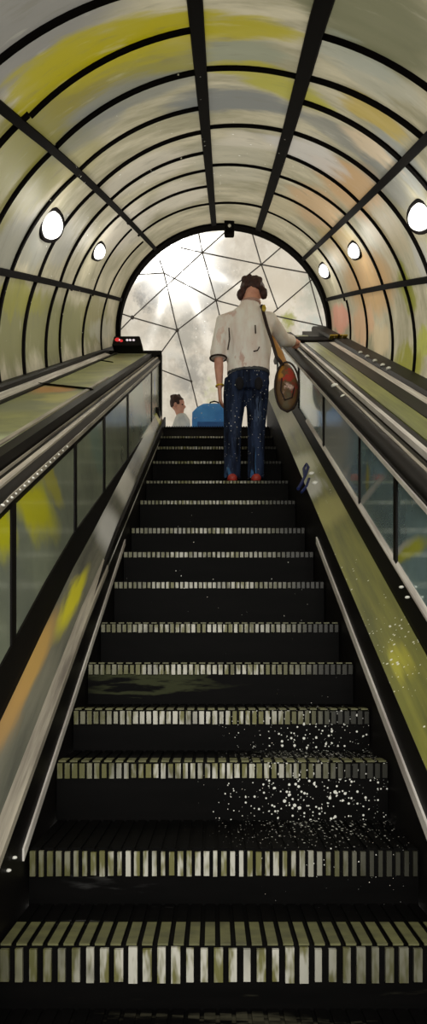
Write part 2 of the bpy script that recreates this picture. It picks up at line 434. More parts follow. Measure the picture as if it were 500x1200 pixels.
# ---- right balustrade
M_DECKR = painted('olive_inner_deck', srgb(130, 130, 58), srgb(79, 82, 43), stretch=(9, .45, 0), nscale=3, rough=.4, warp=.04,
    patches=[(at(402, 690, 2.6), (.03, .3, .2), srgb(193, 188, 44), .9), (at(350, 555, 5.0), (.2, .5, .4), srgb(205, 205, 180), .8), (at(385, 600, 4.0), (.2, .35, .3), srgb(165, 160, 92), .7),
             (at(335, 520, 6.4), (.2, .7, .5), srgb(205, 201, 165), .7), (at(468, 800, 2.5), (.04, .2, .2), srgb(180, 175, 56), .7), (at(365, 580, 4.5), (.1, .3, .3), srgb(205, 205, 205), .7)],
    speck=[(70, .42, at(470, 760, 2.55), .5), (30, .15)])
REFL = dict(rough=.12, spec=.9)
def panel_mat(name, *a, refl=(.22, .07), **k):
    def coat(T, b):
        g = T.n('ShaderNodeBsdfGlossy'); g.inputs[0].default_value = (.9, .95, .95, 1); g.inputs[1].default_value = .06
        lw = T.n('ShaderNodeLayerWeight'); lw.inputs[0].default_value = .45
        mx = T.n('ShaderNodeMixShader'); T.put(mx.inputs[0], T.m('MULTIPLY_ADD', lw.outputs['Facing'], refl[0], refl[1], True))
        T.t.links.new(b.outputs[0], mx.inputs[1]); T.t.links.new(g.outputs[0], mx.inputs[2]); return mx
    return painted(name, *a, extra=coat, **k)
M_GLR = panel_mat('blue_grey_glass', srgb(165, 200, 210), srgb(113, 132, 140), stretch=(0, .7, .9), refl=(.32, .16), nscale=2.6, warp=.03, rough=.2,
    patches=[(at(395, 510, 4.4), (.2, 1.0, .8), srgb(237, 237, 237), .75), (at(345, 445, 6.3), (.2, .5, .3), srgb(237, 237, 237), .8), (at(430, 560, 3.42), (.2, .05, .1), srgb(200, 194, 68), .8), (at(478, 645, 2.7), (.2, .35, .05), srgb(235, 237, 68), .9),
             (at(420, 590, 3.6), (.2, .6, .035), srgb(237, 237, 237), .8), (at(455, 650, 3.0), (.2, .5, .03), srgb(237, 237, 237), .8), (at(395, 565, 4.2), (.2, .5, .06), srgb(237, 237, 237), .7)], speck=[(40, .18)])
M_ODR = painted('olive_outer_deck', srgb(161, 166, 90), srgb(90, 95, 57), stretch=(9, .45, 0), nscale=3, rough=.4)
M_ODB = painted('dark_outer_deck', srgb(40, 37, 36), srgb(20, 18, 18), stretch=(9, .45, 0), nscale=3, rough=.5, spec=.12)
YE = 8.45
br = sweep([(XR, 1.476), (XR, 2.3), (XR + .02, 2.3), (XR + .02, 1.476)], span(YN, 8.0)).build('balustrade', M_BLK2, esc)
lab(br, 'right-hand balustrade with olive deck and blue-grey glass')
sweep([(XR - .008, 1.625), (XR + .004, 1.625), (XR + .004, 1.665), (XR - .008, 1.665)], span(1.0, 4.1)).build('skirt_strip', M_TRIM, br)
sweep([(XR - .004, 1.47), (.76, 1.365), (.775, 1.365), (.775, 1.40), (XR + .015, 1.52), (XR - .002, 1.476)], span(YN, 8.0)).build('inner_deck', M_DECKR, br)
sweep([(.755, 1.38), (.755, 1.345), (.772, 1.26), (.80, 1.26), (.80, 1.38)], span(YN, 8.2)).build('glass_channel', M_BLK2, br)
sweep([(.764, 1.262), (.764, 1.252), (.7785, 1.232), (.7795, 1.262)], span(1.5, 5.6)).build('channel_trim', M_TRIM, br)
DR_ = [YN, 1.9, 2.87, 3.58, 4.75, 6.16, 8.2]
for a, c in zip(DR_[:-1], DR_[1:]):
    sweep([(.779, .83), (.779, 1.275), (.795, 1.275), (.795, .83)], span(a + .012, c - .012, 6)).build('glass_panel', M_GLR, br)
for a in DR_[1:]:
    w = .022 if a != 3.58 else .010
    sweep([(.770, .83), (.770, 1.275), (.797, 1.275), (.797, .83)], [a - w, a + w]).build('glass_divider', M_BLK2, br)
def rail_profile(x0, x1, h0, h1, n=5):
    """rounded rubber rail: flat bottom at h0, crown at h1"""
    pr = [(x0 + .012, h0), (x0, h0 - (h0 - h1) * .35)]
    for i in range(n + 1):
        a = PI - PI * i / n
        pr.append(((x0 + x1) / 2 + (x1 - x0) / 2 * math.cos(a), h1 + (h0 - h1) * .5 * (1 - math.sin(a))))
    pr += [(x1, h0 - (h0 - h1) * .35), (x1 - .012, h0)]
    return pr
# rail runs level over the newel and turns down at the end
def flat(Y): return max(0, Y - 7.7) * .45
sweep(rail_profile(.752, .862, .852, .752), span(YN, YE, 40), flat).build('handrail', M_STRK, br, True)
sweep([(.790, .756), (.790, .750), (.806, .750), (.806, .756)], span(2.2, 7.0)).build('rail_stripe', M_GREY, br)
sweep([(.750, .862), (.750, .842), (.758, .842), (.758, .862)], span(YN, 8.0)).build('rail_lip', M_TRIM, br)
sweep([(.866, .775), (.866, .745), (.888, .742), (.888, .775)], span(YN, 7.4)).build('rail_trim', M_TRIM, br)
sweep([(.80, .87), (.80, .79), (.97, .782), (.97, .87)], span(YN, YE)).build('inner_ledge', M_ODB, br)
sweep([(.972, .87), (.972, .776), (1.11, .776), (1.11, .87)], span(YN, 8.0)).build('deck_panel', M_ODR, br)
sweep([(1.112, .87), (1.112, .772), (1.225, .772), (1.225, .87)], span(YN, YE)).build('outer_ledge', M_ODB, br)
sweep([(1.227, .87), (1.227, .775), (1.29, .772), (1.29, .87)], span(YN, 7.2)).build('outer_trim', M_TRIM, br)
sweep([(1.292, .90), (1.292, .768), (1.31, .745), (1.46, .745), (1.46, .90)], span(YN, Y1 - .08)).build('wall_kerb', M_BLK2, br)
# dark end cap where the rail dives into the landing
mb = MB()
rs = []
for i in range(9):
    t = i / 8; Y = 7.2 + 1.5 * t
    zt = TANS * Y - .76 - .04 * math.sin(t * PI) - max(0, Y - 7.9) * .3
    rs.append([Vector((.87, Y, zt - .08)), Vector((.88, Y, zt + .012)), Vector((1.0, Y, zt + .03 * math.sin(t * PI))), Vector((1.27, Y, zt + .03 * math.sin(t * PI))), Vector((1.29, Y, zt - .08))])
mb.rings(rs).build('end_cover', M_BLK, br, True)
mb = MB()
for (px, py) in [(389, 421), (395, 418), (398, 422), (404, 426)]:
    Y = .76 * F / (py - 318) * 1.0; Y = 7.35
    p = at(px, py, Y); p.z = TANS * Y - .742
    mb.box((p.x - .03, Y - .05, p.z), (p.x + .02, Y + .04, p.z + .012))
mb.build('gold_highlight', M_GOLD, br)  # gold slabs put in as the highlights on the end cover
mb = MB().box((.76, 8.2, LZ - .02), (.81, 8.5, LZ + .62)); mb.build('newel', M_BLK2, br, bevel=.015)
def stud(parent, p, r, mat=M_STUD): MB().ball(p, (r, r, r * .6), 12, 8).build('stud', mat, parent, True)
def on_right(px, py, s):   # s = h / X of the surface it sits on
    return None
for px, py, X in [(422, 415, 1.315), (430, 420, 1.315), (439, 425, 1.315), (448, 430, 1.315), (455, 433, 1.315)]:
    Y = X * F / (px - CX); stud(br, Vector((X, Y, TANS * Y - .742)), .019)
for px, py, X in [(392, 452, .79), (403, 465, .79), (491, 556, .79)]:
    Y = X * F / (px - CX); stud(br, at(px, py, Y) , .024)
for px, py, X in [(470, 688, .752), (477, 700, .752), (351, 513, .755), (360, 525, .755)]:
    Y = X * F / (px - CX); stud(br, at(px, py, Y), .010 if px > 400 else .014)
M_BLUE = plain('navy_scribble', srgb(34, 44, 92), .5)
mb = MB()
def deckp(px, py, lift=.006):
    # point on the right inner deck seen at a pixel
    a = Vector(((px - CX) / F, 1, (CY - py) / F))
    # plane through (XR,h1.47) and (.76,h1.365): h = 1.47 - (X-XR)*k
    k = (1.47 - 1.365) / (.76 - XR + .004)
    # z = TANS*Y - h ; a.z*Y = TANS*Y - 1.47 + (a.x*Y - XR)*k
    Y = (1.47 + XR * k) / (TANS - a.z + a.x * k)
    q = a * Y; q.z += lift; return q
mb.loft([deckp(x, y) for x, y in [(349, 574), (354, 566), (358, 558), (361, 549), (359, 545), (356, 550), (357, 560)]], .012, 6)
mb.loft([deckp(x, y) for x, y in [(353, 578), (359, 571), (362, 562)]], .010, 6)
mb.build('blue_scribble', M_BLUE, br)
for px, py in [(365, 556), (369, 567)]: stud(br, deckp(px, py), .022)

# ---- left balustrade
def dT(Y): return .063 * max(0, Y - 2)
def dB(Y): return .108 * max(0, Y - 3)
def dS(Y): return max(0, Y - 4) * .05
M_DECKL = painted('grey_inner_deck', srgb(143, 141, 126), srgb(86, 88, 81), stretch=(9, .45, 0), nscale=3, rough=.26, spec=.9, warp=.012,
    patches=[(at(130, 605, 3.9), (.12, .45, .4), srgb(237, 237, 237), .95), (at(85, 690, 2.95), (.022, .55, .4), srgb(235, 226, 53), .95), (at(40, 770, 2.4), (.03, .6, .45), srgb(218, 176, 101), .9),  # first patch paints the white gleam of the sky into the deck colour
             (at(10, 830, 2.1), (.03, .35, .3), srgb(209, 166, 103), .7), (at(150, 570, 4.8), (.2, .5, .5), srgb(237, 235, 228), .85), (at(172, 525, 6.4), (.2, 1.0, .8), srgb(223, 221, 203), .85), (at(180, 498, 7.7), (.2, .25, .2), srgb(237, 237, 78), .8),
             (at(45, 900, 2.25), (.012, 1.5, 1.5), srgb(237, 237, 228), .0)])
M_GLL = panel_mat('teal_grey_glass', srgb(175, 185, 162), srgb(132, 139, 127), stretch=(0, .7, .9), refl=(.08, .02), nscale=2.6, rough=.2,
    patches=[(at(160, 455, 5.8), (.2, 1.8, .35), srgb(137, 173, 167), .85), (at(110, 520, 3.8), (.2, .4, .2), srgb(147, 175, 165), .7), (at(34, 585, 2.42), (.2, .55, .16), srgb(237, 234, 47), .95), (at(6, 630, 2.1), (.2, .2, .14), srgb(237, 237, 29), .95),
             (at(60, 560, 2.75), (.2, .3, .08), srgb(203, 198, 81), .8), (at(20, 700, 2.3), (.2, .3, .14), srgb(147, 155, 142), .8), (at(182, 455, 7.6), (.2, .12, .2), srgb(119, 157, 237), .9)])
M_ODL = painted('sage_outer_deck', srgb(164, 166, 107), srgb(119, 123, 93), stretch=(1.2, .6, 3), nscale=3, rough=.4, var=.25,
    patches=[(at(55, 458, 4.4), (.18, .35, .3), srgb(211, 149, 81), .85), (at(20, 470, 3.6), (.25, .4, .3), srgb(135, 140, 116), .8), (at(10, 505, 2.6), (.25, .3, .3), srgb(180, 190, 157), .7), (at(70, 465, 4.0), (.14, .5, .3), srgb(204, 197, 112), .7)])
bl = sweep([(XL, 1.55), (XL, 2.3), (XL - .02, 2.3), (XL - .02, 1.55)], span(YN, 8.0), dS).build('balustrade', M_BLK2, esc)
lab(bl, 'left-hand balustrade with sage green deck and yellow-tinted glass')
sweep([(XL + .006, 1.72), (XL + .006, 1.755), (XL - .004, 1.755), (XL - .004, 1.72)], span(2.0, 4.3)).build('skirt_strip', M_TRIM, bl)
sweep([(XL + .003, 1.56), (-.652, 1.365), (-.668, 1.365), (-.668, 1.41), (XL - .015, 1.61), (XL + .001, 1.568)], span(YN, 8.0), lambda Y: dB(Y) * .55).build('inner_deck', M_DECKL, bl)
sweep([(XL + .006, 1.575), (XL + .006, 1.548), (-.588, 1.505), (-.592, 1.512)], span(1.2, 3.6), lambda Y: dB(Y) * .55).build('deck_trim', M_GREY, bl)
sweep([(-.648, 1.40), (-.648, 1.345), (-.655, 1.225), (-.69, 1.225), (-.69, 1.40)], span(YN, 8.2), lambda Y: dB(Y) * .95).build('glass_channel', M_BLK2, bl)
XG = -.662
DL_ = [YN, 1.4, 2.22, 3.22, 4.07, 5.2, 7.2, 8.2]
def glass_left(a, c, x0, x1, name, mat, hb=1.235, ht=.745):
    mb = MB(); rs = []
    for Y in span(a, c, 6):
        zb = TANS * Y - hb - dB(Y); zt = TANS * Y - ht - dT(Y)
        rs.append([Vector((x0, Y, zt)), Vector((x0, Y, zb)), Vector((x1, Y, zb)), Vector((x1, Y, zt))])
    return mb.rings(rs).build(name, mat, bl)
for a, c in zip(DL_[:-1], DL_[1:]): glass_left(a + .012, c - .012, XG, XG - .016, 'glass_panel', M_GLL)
for a in DL_[1:]:
    w = .026 if a < 4 else .035
    glass_left(a - w, a + w, XG + .006, XG - .018, 'glass_divider', M_BLK2)
def flatL(Y): return dT(Y)
sweep(rail_profile(-.745, -.652, .775, .672), span(YN, 8.28, 40), flatL).build('handrail', M_STRK, bl, True)
sweep([(-.656, .735), (-.656, .715), (-.649, .715), (-.649, .735)], span(YN, 8.2), flatL).build('rail_lip', M_GREY, bl)
sweep([(-.690, .676), (-.690, .669), (-.672, .675), (-.672, .69)], span(YN, 8.2), flatL).build('rail_stripe', M_GREY, bl)
sweep([(-.735, .69), (-.735, .676), (-.722, .670), (-.722, .69)], span(YN, 8.2), flatL).build('rail_stripe', M_GREY, bl)
sweep([(-.745, .74), (-.745, .632), (-.80, .632), (-.80, .74)], span(YN, 8.28), flatL).build('inner_ledge', M_BLK2, bl)
sweep([(-.775, .74), (-.802, .630), (-1.16, .630), (-1.16, .74)], span(YN, 8.2), flatL).build('deck_panel', M_ODL, bl)
sweep([(-.802, .640), (-.802, .624), (-.828, .624), (-.828, .640)], span(1.0, 5.2), flatL).build('deck_trim', M_GREY, bl)
sweep([(-1.162, .74), (-1.162, .618), (-1.193, .618), (-1.193, .74)], span(YN, 8.2), flatL).build('outer_ledge', M_BLK2, bl)
sweep([(-1.195, .74), (-1.195, .622), (-1.26, .600), (-1.26, .74)], span(YN, 7.85), flatL).build('outer_trim', M_TRIM, bl)
sweep([(-1.262, .80), (-1.262, .572), (-1.28, .56), (-1.45, .56), (-1.45, .80)], span(YN, Y1 - .08), flatL).build('wall_kerb', M_BLK2, bl)
def dLz(Y): return TANS * Y - .630 - dT(Y)
for (xa, ya), (xb, yb), w in [((5, 446), (108, 457), .022), ((95, 419), (132, 425), .012)]:
    pts = []
    for i in range(7):
        px, py = xa + (xb - xa) * i / 6, ya + (yb - ya) * i / 6
        a = Vector(((px - CX) / F, 1, (CY - py) / F)); Y = (.63 - .126) / (TANS - .063 - a.z); q = a * Y; q.z += .003; pts.append(q)
    MB().loft(pts, [(w, .006)] * 7, 6, (0, 1, 0)).build('deck_joint', M_BLK2, bl)
# end frame and foot at the top landing
ze = TANS * 8.3 - .67 - dT(8.3)
mb = MB().box((-.70, 8.2, LZ + .28), (-.632, 8.34, ze - .02)); mb.build('newel', M_BLK2, bl, bevel=.01)
mb = MB().box((-1.30, 8.2, ze - .06), (-.632, 8.34, ze + .03)); mb.build('end_rail', M_BLK2, bl, bevel=.01)
mb = MB().box((-.75, 7.75, LZ - .002), (-.62, 8.36, LZ + .30)); mb.build('newel_foot', M_BLK2, bl, bevel=.03)
for i in range(16):
    t = i / 15; px, py = 3 + (78 - 3) * t, 590 + (506 - 590) * t
    X = -.650; Y = X * F / (px - CX); stud(bl, Vector((X, Y, TANS * Y - .722 - dT(Y))), .0065 + .002 * random.random())
for px, py in [(17, 1005), (10, 1020)]:
    X = XL + .004; Y = X * F / (px - CX); stud(bl, at(px, py, Y), .008)

# ------------------------------------------------------------------ indicator box on the left deck
bx = at(150, 410, 8.0); bz = dLz(8.1) + .012
ib = thing('indicator_box', (bx.x, 8.0, bz), 'low black box with red and white lights at the top end of the left deck', 'box')
mb = MB(); hw, dp, hh = .18, .10, .13
c0 = Vector((bx.x, 8.0, bz))
mb.add([c0 + Vector(v) for v in [(-hw, -dp, 0), (hw, -dp, 0), (hw, dp, 0), (-hw, dp, 0), (-hw*.88, -dp*.6, hh), (hw*.8, -dp*.6, hh), (hw*.8, dp*.8, hh), (-hw*.88, dp*.8, hh)]],
       [(0,3,2,1),(4,5,6,7),(0,1,5,4),(1,2,6,5),(2,3,7,6),(3,0,4,7)])
mb.build('housing', M_BLK2, ib, bevel=.012)
M_RED = glow('red_light', srgb(230, 60, 60), .7); M_WL = glow('white_light', srgb(240, 225, 225), .8)
def lamp_on_box(dx, dz, r, mat, name):
    MB().ball(c0 + Vector((dx, -dp * (1 - .4 * dz / hh) - .004, dz)), (r, .012, r * .8), 12, 8).build(name, mat, ib, True)
lamp_on_box(-.115, .075, .030, M_RED, 'red_light'); lamp_on_box(-.07, .06, .020, M_RED, 'red_light'); lamp_on_box(-.09, .07, .012, M_WL, 'white_light')
for dx in (.0, .035, .075): lamp_on_box(dx, .07, .015, M_WL, 'white_light')

# ------------------------------------------------------------------ signal box under the crown of the portal
sp = at(268.5, 264, Y1 - .2)
sg = thing('signal_box', (sp.x, sp.y, sp.z), 'small black signal box with two white lenses at the crown of the portal', 'signal')
MB().box(sp + Vector((-.065, -.06, -.14)), sp + Vector((.065, .05, .13))).build('housing', M_BLK, sg, bevel=.02)
for dz in (.065, -.06):
    MB().loft([sp + Vector((0, -.055, dz)), sp + Vector((0, -.085, dz))], .035, 14).build('lens_hood', M_BLK2, sg, True)
    MB().ball(sp + Vector((0, -.082, dz)), (.022, .012, .022), 12, 8).build('lens', M_STUD, sg, True)

# ------------------------------------------------------------------ bulkhead lamps
M_LAMP = glow('lamp_diffuser', (1, .97, .9, 1), 2.6)
LAMPS = [(57, 262, 'large oval bulkhead lamp on the left tunnel wall, nearest on that side', .115),
         (113, 293, 'oval bulkhead lamp on the left tunnel wall, farther and smaller one', .09),
         (418, 292, 'oval bulkhead lamp with dark rim in the middle of the right wall lamps', .085),
         (382, 316, 'round bulkhead lamp on the right tunnel wall beside the portal arch', .10),
         (496, 252, 'oval bulkhead lamp on the right tunnel wall, nearest and cut by the edge', .10)]
for px, py, text, r in LAMPS:
    rr = math.hypot(px - 262, py - 388); a = math.atan2(388 - py, px - 262); Y = yr(rr)
    p = tp(a, Y); inn = Vector((-math.cos(a), 0, -math.sin(a))); tan = Vector((-math.sin(a), 0, math.cos(a)))
    ax = Vector((AX, 1, AZ)).normalized(); axp = (ax - inn * ax.dot(inn)).normalized(); tan = inn.cross(axp)
    lp = thing('bulkhead_lamp', tuple(p), text, 'lamp', 'bulkhead lamps on the tunnel walls')
    def ring(d, s): return [p + inn * d + axp * (r * 1.6 * s * math.cos(2*PI*k/28)) + tan * (r * s * math.sin(2*PI*k/28)) for k in range(28)]
    MB().rings([ring(.004, 1.0), ring(.02, 1.0), ring(.034, .95), ring(.034, .80), ring(.012, .78)]).build('rim', M_BLK, lp)
    MB().rings([ring(.006, .78), ring(.035, .74), ring(.055, .60), ring(.066, .34), ring(.069, .1)]).build('diffuser', M_LAMP, lp, True)
    L = bpy.data.lights.new('lamp_light', 'POINT'); L.energy = 5.5; L.color = (1, .95, .86); L.shadow_soft_size = .08
    lo = bpy.data.objects.new('lamp_light', L); COL.objects.link(lo); lo.parent = lp; lo.location = inn * .25

# added fill light behind the camera, brightens steps, decks and the man
L = bpy.data.lights.new('fill_light', 'AREA'); L.shape = 'RECTANGLE'; L.size = 2.6; L.size_y = 1.6; L.energy = 120; L.color = (1, .97, .9)
lo = bpy.data.objects.new('fill_light', L); COL.objects.link(lo); lo.location = (0, -1.6, 1.5); lo.rotation_euler = (rad(102), 0, 0)
# ------------------------------------------------------------------ people
def V(*a): return Vector(a)
def head(mb, c, fwd, s=1.0, neck=None):
    """skull, jaw, nose, ears; c = head centre"""
    fwd = Vector(fwd).normalized(); up = V(0, 0, 1); rt = fwd.cross(up).normalized(); up = rt.cross(fwd)
    M = Matrix((rt, fwd, up)).transposed()
    L = lambda x, y, z: c + M @ V(x * s, y * s, z * s)
    mb.ball(L(0, -.012, .025), (.075*s, .096*s, .095*s), 18, 12, M)
    mb.ball(L(0, .022, -.045), (.058*s, .070*s, .072*s), 16, 10, M)
    mb.loft([L(0, .088, .012), L(0, .108, -.014), L(0, .088, -.03)], [.008*s, .015*s, .012*s], 8, rt)
    mb.ball(L(0, .085, -.058), (.024*s, .012*s, .010*s), 10, 6, M)
    for sx in (-1, 1): mb.ball(L(sx*.079, -.01, -.008), (.012*s, .022*s, .034*s), 10, 8, M)
    return L, M
def hand(mb, w, d, nrm, side, curl=.35, s=1.0):
    """w wrist, d towards the fingertips, nrm = the way the palm faces, side = thumb direction"""
    d = Vector(d).normalized(); nrm = Vector(nrm); nrm = (nrm - d * nrm.dot(d)).normalized(); t = Vector(side); t = (t - d*t.dot(d) - nrm*t.dot(nrm)).normalized()
    mb.loft([w - d*.03*s, w + d*.01*s, w + d*.05*s, w + d*.092*s, w + d*.102*s], [(.026*s, .020*s), (.029*s, .018*s), (.040*s, .016*s), (.042*s, .014*s), (.036*s, .009*s)], 12, t)
    for i, (o, ln) in enumerate([(.031, .076), (.010, .086), (-.011, .080), (-.031, .062)]):
        a = w + d*.082*s + t*o*s; pts = [a]; ang = .1; 
        for q, fr in enumerate((.30, .42, .30, .22)):
            ang += curl * (.5 if q == 0 else 1); a = a + (d*math.cos(ang) + nrm*math.sin(ang)) * ln * fr * s; pts.append(a)
        mb.loft(pts, [.0095*s, .0095*s, .0088*s, .008*s, .005*s], 8, t)
    a = w + d*.02*s + t*.026*s; b1 = a + (d*.55 + t*.75 + nrm*.2).normalized()*.042*s; b2 = b1 + (d*.85 + t*.35 + nrm*.35).normalized()*.032*s; b3 = b2 + (d*.95 + nrm*.4).normalized()*.024*s
    mb.loft([a, b1, b2, b3], [.014*s, .012*s, .0105*s, .006*s], 8, nrm)
def limb(mb, pts, rad, seg=14): mb.loft(pts, rad, seg, (.21, .95, .05))

M_SKIN = painted('skin', srgb(226, 172, 150), srgb(196, 136, 120), nscale=14, rough=.55)
M_SHIRT = painted('white_shirt', srgb(240, 239, 237), srgb(226, 212, 207), stretch=(4, 2, 1.4), nscale=3.2, rough=.8, spec=.1, var=.22,
                  patches=[(at(285, 415, 5.6), (.035, .3, .12), srgb(191, 144, 133), .7), (at(262, 385, 5.6), (.03, .3, .16), srgb(213, 172, 161), .6), (at(270, 358, 5.6), (.12, .3, .03), srgb(204, 163, 154), .6)])  # pinkish patches paint the shading of the folds into the cloth
M_JEAN = painted('navy_jeans', srgb(44, 56, 84), srgb(16, 19, 30), stretch=(7, 3, 1.2), nscale=3.4, rough=.85, spec=.08, var=.2,
                 patches=[(at(300, 545, 5.6), (.03, .3, .28), srgb(66, 112, 164), .85), (at(270, 552, 5.6), (.04, .3, .07), srgb(70, 112, 156), .75), (at(303, 480, 5.6), (.02, .3, .2), srgb(84, 100, 130), .6), (at(276, 490, 5.6), (.02, .3, .3), srgb(72, 82, 104), .5), (at(286, 500, 5.6), (.02, .3, .2), srgb(12, 14, 22), .8)], speck=[(60, .26)])
M_HAIR = painted('brown_hair', srgb(74, 42, 38), srgb(28, 16, 16), stretch=(2, 2, 1), nscale=28, rough=.6)
M_RSHOE = painted('red_shoe', srgb(186, 62, 48), srgb(130, 36, 30), nscale=20, rough=.5)

B0 = V(.265, 5.80, -EYE + TANS * ys[3])            # stands on the fourth step below the landing
man = thing('person', tuple(B0), 'man seen from behind in white shirt, jeans and red shoes, hand on the right handrail', 'person')
W = lambda x, y, z: B0 + V(x, y, z)
sh_l, el_l, wr_l = W(-.165, -.01, 1.405), W(-.222, -.03, 1.10), W(-.212, .03, .86)
sh_r, el_r = W(.215, .01, 1.425), W(.355, .25, 1.375)
Yh = 6.36; railz = TANS * Yh - .752
wr_r = V(.775, Yh - .07, railz + .035)
hip_l, kn_l, an_l = W(-.075, 0, .90), W(-.10, .025, .50), W(-.105, -.02, .09)
hip_r, kn_r, an_r = W(.115, 0, .90), W(.105, .025, .50), W(.098, -.02, .09)
hc = W(.072, .045, 1.655)
mb = MB()
L_, M_ = head(mb, hc, (.10, 1, -.30))
limb(mb, [W(.04, -.005, 1.42), W(.055, .0, 1.54), W(.066, .02, 1.64)], [.08, .070, .066])
mb.loft([W(.03, 0, .86), W(.03, 0, .95), W(.035, 0, 1.08), W(.03, 0, 1.25), W(.025, 0, 1.38), W(.035, -.005, 1.46), W(.05, 0, 1.52)],
        [(.15, .10), (.165, .11), (.15, .10), (.175, .115), (.19, .11), (.14, .08), (.07, .06)], 18)
limb(mb, [W(-.10, 0, 1.43), sh_l, (sh_l + el_l)/2, el_l, el_l.lerp(wr_l, .35), wr_l], [.055, .056, .046, .040, .040, .026])
hand(mb, wr_l + V(.001, .006, -.025), (.05, .12, -1), (1, .1, 0), (0, 1, .1), .3)
limb(mb, [W(.10, 0, 1.44), sh_r, (sh_r + el_r)/2, el_r, el_r.lerp(wr_r, .35), wr_r], [.055, .056, .046, .040, .040, .026])
hand(mb, wr_r, (.08, 1, .50), (.05, .45, -1), (-1, 0, 0), .42)
for h, k, a in ((hip_l, kn_l, an_l), (hip_r, kn_r, an_r)):
    limb(mb, [h, h.lerp(k, .5), k, k.lerp(a, .35), a, a - V(0, 0, .05)], [.085, .074, .056, .054, .038, .036])
    mb.loft([a + V(0, -.05, -.06), a + V(0, .0, -.055), a + V(0, .10, -.065), a + V(0, .17, -.07)], [(.030, .028), (.036, .032), (.040, .022), (.03, .015)], 12)
mb.build('body', M_SKIN, man, remesh=.0085, sm=3)
# shirt
mb = MB()
mb.loft([W(.036, 0, .955), W(.034, 0, .975), W(.036, 0, 1.05), W(.032, 0, 1.20), W(.026, 0, 1.35), W(.030, -.005, 1.44), W(.045, 0, 1.515), W(.055, 0, 1.575)],
        [(.178, .132), (.185, .136), (.182, .132), (.204, .142), (.212, .136), (.175, .112), (.100, .088), (.078, .076)], 22)
limb(mb, [W(-.10, 0, 1.42), sh_l + V(-.004, 0, -.005), sh_l.lerp(el_l, .5) + V(-.006, 0, 0), el_l + V(-.004, 0, .03), el_l + V(-.002, 0, -.02)], [.078, .082, .074, .070, .068])
e2 = el_r.lerp(wr_r, .62)
limb(mb, [W(.10, 0, 1.43), sh_r + V(.004, 0, -.008), sh_r.lerp(el_r, .5), el_r, el_r.lerp(wr_r, .4), e2], [.078, .080, .072, .066, .058, .054])
shirt = mb.build('shirt', M_SHIRT, man, remesh=.012, sm=4)
M_LINE = plain('dark_seam', srgb(50, 36, 34), .8)
mb = MB(); mb.loft([W(.056 + .080*math.cos(2*PI*k/24), .006 + .080*math.sin(2*PI*k/24), 1.578 + .012*math.sin(2*PI*k/24)) for k in range(24)], [(.016, .008)]*24, 8, (0, 0, 1), True)
mb.build('collar', painted('collar_cloth', srgb(196, 160, 150), srgb(120, 84, 78), nscale=12), man, True)
for pts in ([W(-.135, -.115, 1.30), W(-.13, -.136, 1.20), W(-.145, -.130, 1.11)], [W(.085, -.143, 1.31), W(.088, -.146, 1.24)], [W(.12, -.137, 1.13), W(.105, -.141, 1.10), W(.07, -.145, 1.09)]):
    MB().loft(pts, .0055, 6).build('seam', M_LINE, man, True)
mb = MB(); hl = el_l + V(-.002, 0, -.018); mb.loft([hl + V(.071*math.cos(2*PI*k/24), .071*math.sin(2*PI*k/24), 0) for k in range(24)], .007, 8, (0, 0, 1), True); mb.build('sleeve_hem', M_LINE, man, True)
# jeans
mb = MB()
mb.loft([W(.036, 0, .80), W(.036, 0, .88), W(.036, 0, .96), W(.036, 0, 1.0)], [(.165, .115), (.182, .130), (.175, .125), (.168, .12)], 20)
for h, k, a, sx in ((hip_l, kn_l, an_l, -1), (hip_r, kn_r, an_r, 1)):
    limb(mb, [h + V(0, 0, .02), h.lerp(k, .3), h.lerp(k, .6), k, k.lerp(a, .4), a + V(0, .01, .0), a + V(0, .01, -.035)], [.098, .100, .090, .078, .074, .072, .073])
mb.build('jeans', M_JEAN, man, remesh=.011, sm=3)
mb = MB(); mb.loft([W(.036 + .178*math.cos(2*PI*k/28), .128*math.sin(2*PI*k/28), .965) for k in range(28)], [(.018, .006)]*28, 8, (0, 0, 1), True)
mb.build('belt', painted('grey_belt', srgb(72, 76, 84), srgb(32, 34, 40), nscale=20), man, True)
M_PK = plain('pocket_dark', srgb(12, 13, 22), .9)
for x in (-.045, .115):
    mb = MB(); mb.ball(W(x, -.122, .83), (.036, .016, .055), 12, 8); mb.build('back_pocket', M_PK, man, True)
# shoes
for a, n_ in ((an_l, -1), (an_r, 1)):
    mb = MB(); g = B0.z
    mb.loft([V(a.x, a.y - .085, g + .035), V(a.x, a.y - .07, g + .042), V(a.x, a.y + .02, g + .052), V(a.x + .005*n_, a.y + .12, g + .036), V(a.x + .008*n_, a.y + .20, g + .028), V(a.x + .008*n_, a.y + .225, g + .022)],
            [(.025, .02), (.040, .036), (.044, .048), (.050, .034), (.044, .026), (.02, .014)], 16)
    s_ = mb.build('shoe', M_RSHOE, man, True)
    mb = MB(); mb.loft([V(a.x, a.y - .09, g + .008), V(a.x, a.y - .05, g + .008), V(a.x + .005*n_, a.y + .12, g + .008), V(a.x + .008*n_, a.y + .23, g + .008)], [(.03, .008), (.045, .008), (.054, .008), (.03, .008)], 12)
    mb.build('sole', plain('sole_dark', srgb(80, 34, 30), .7), s_, True)
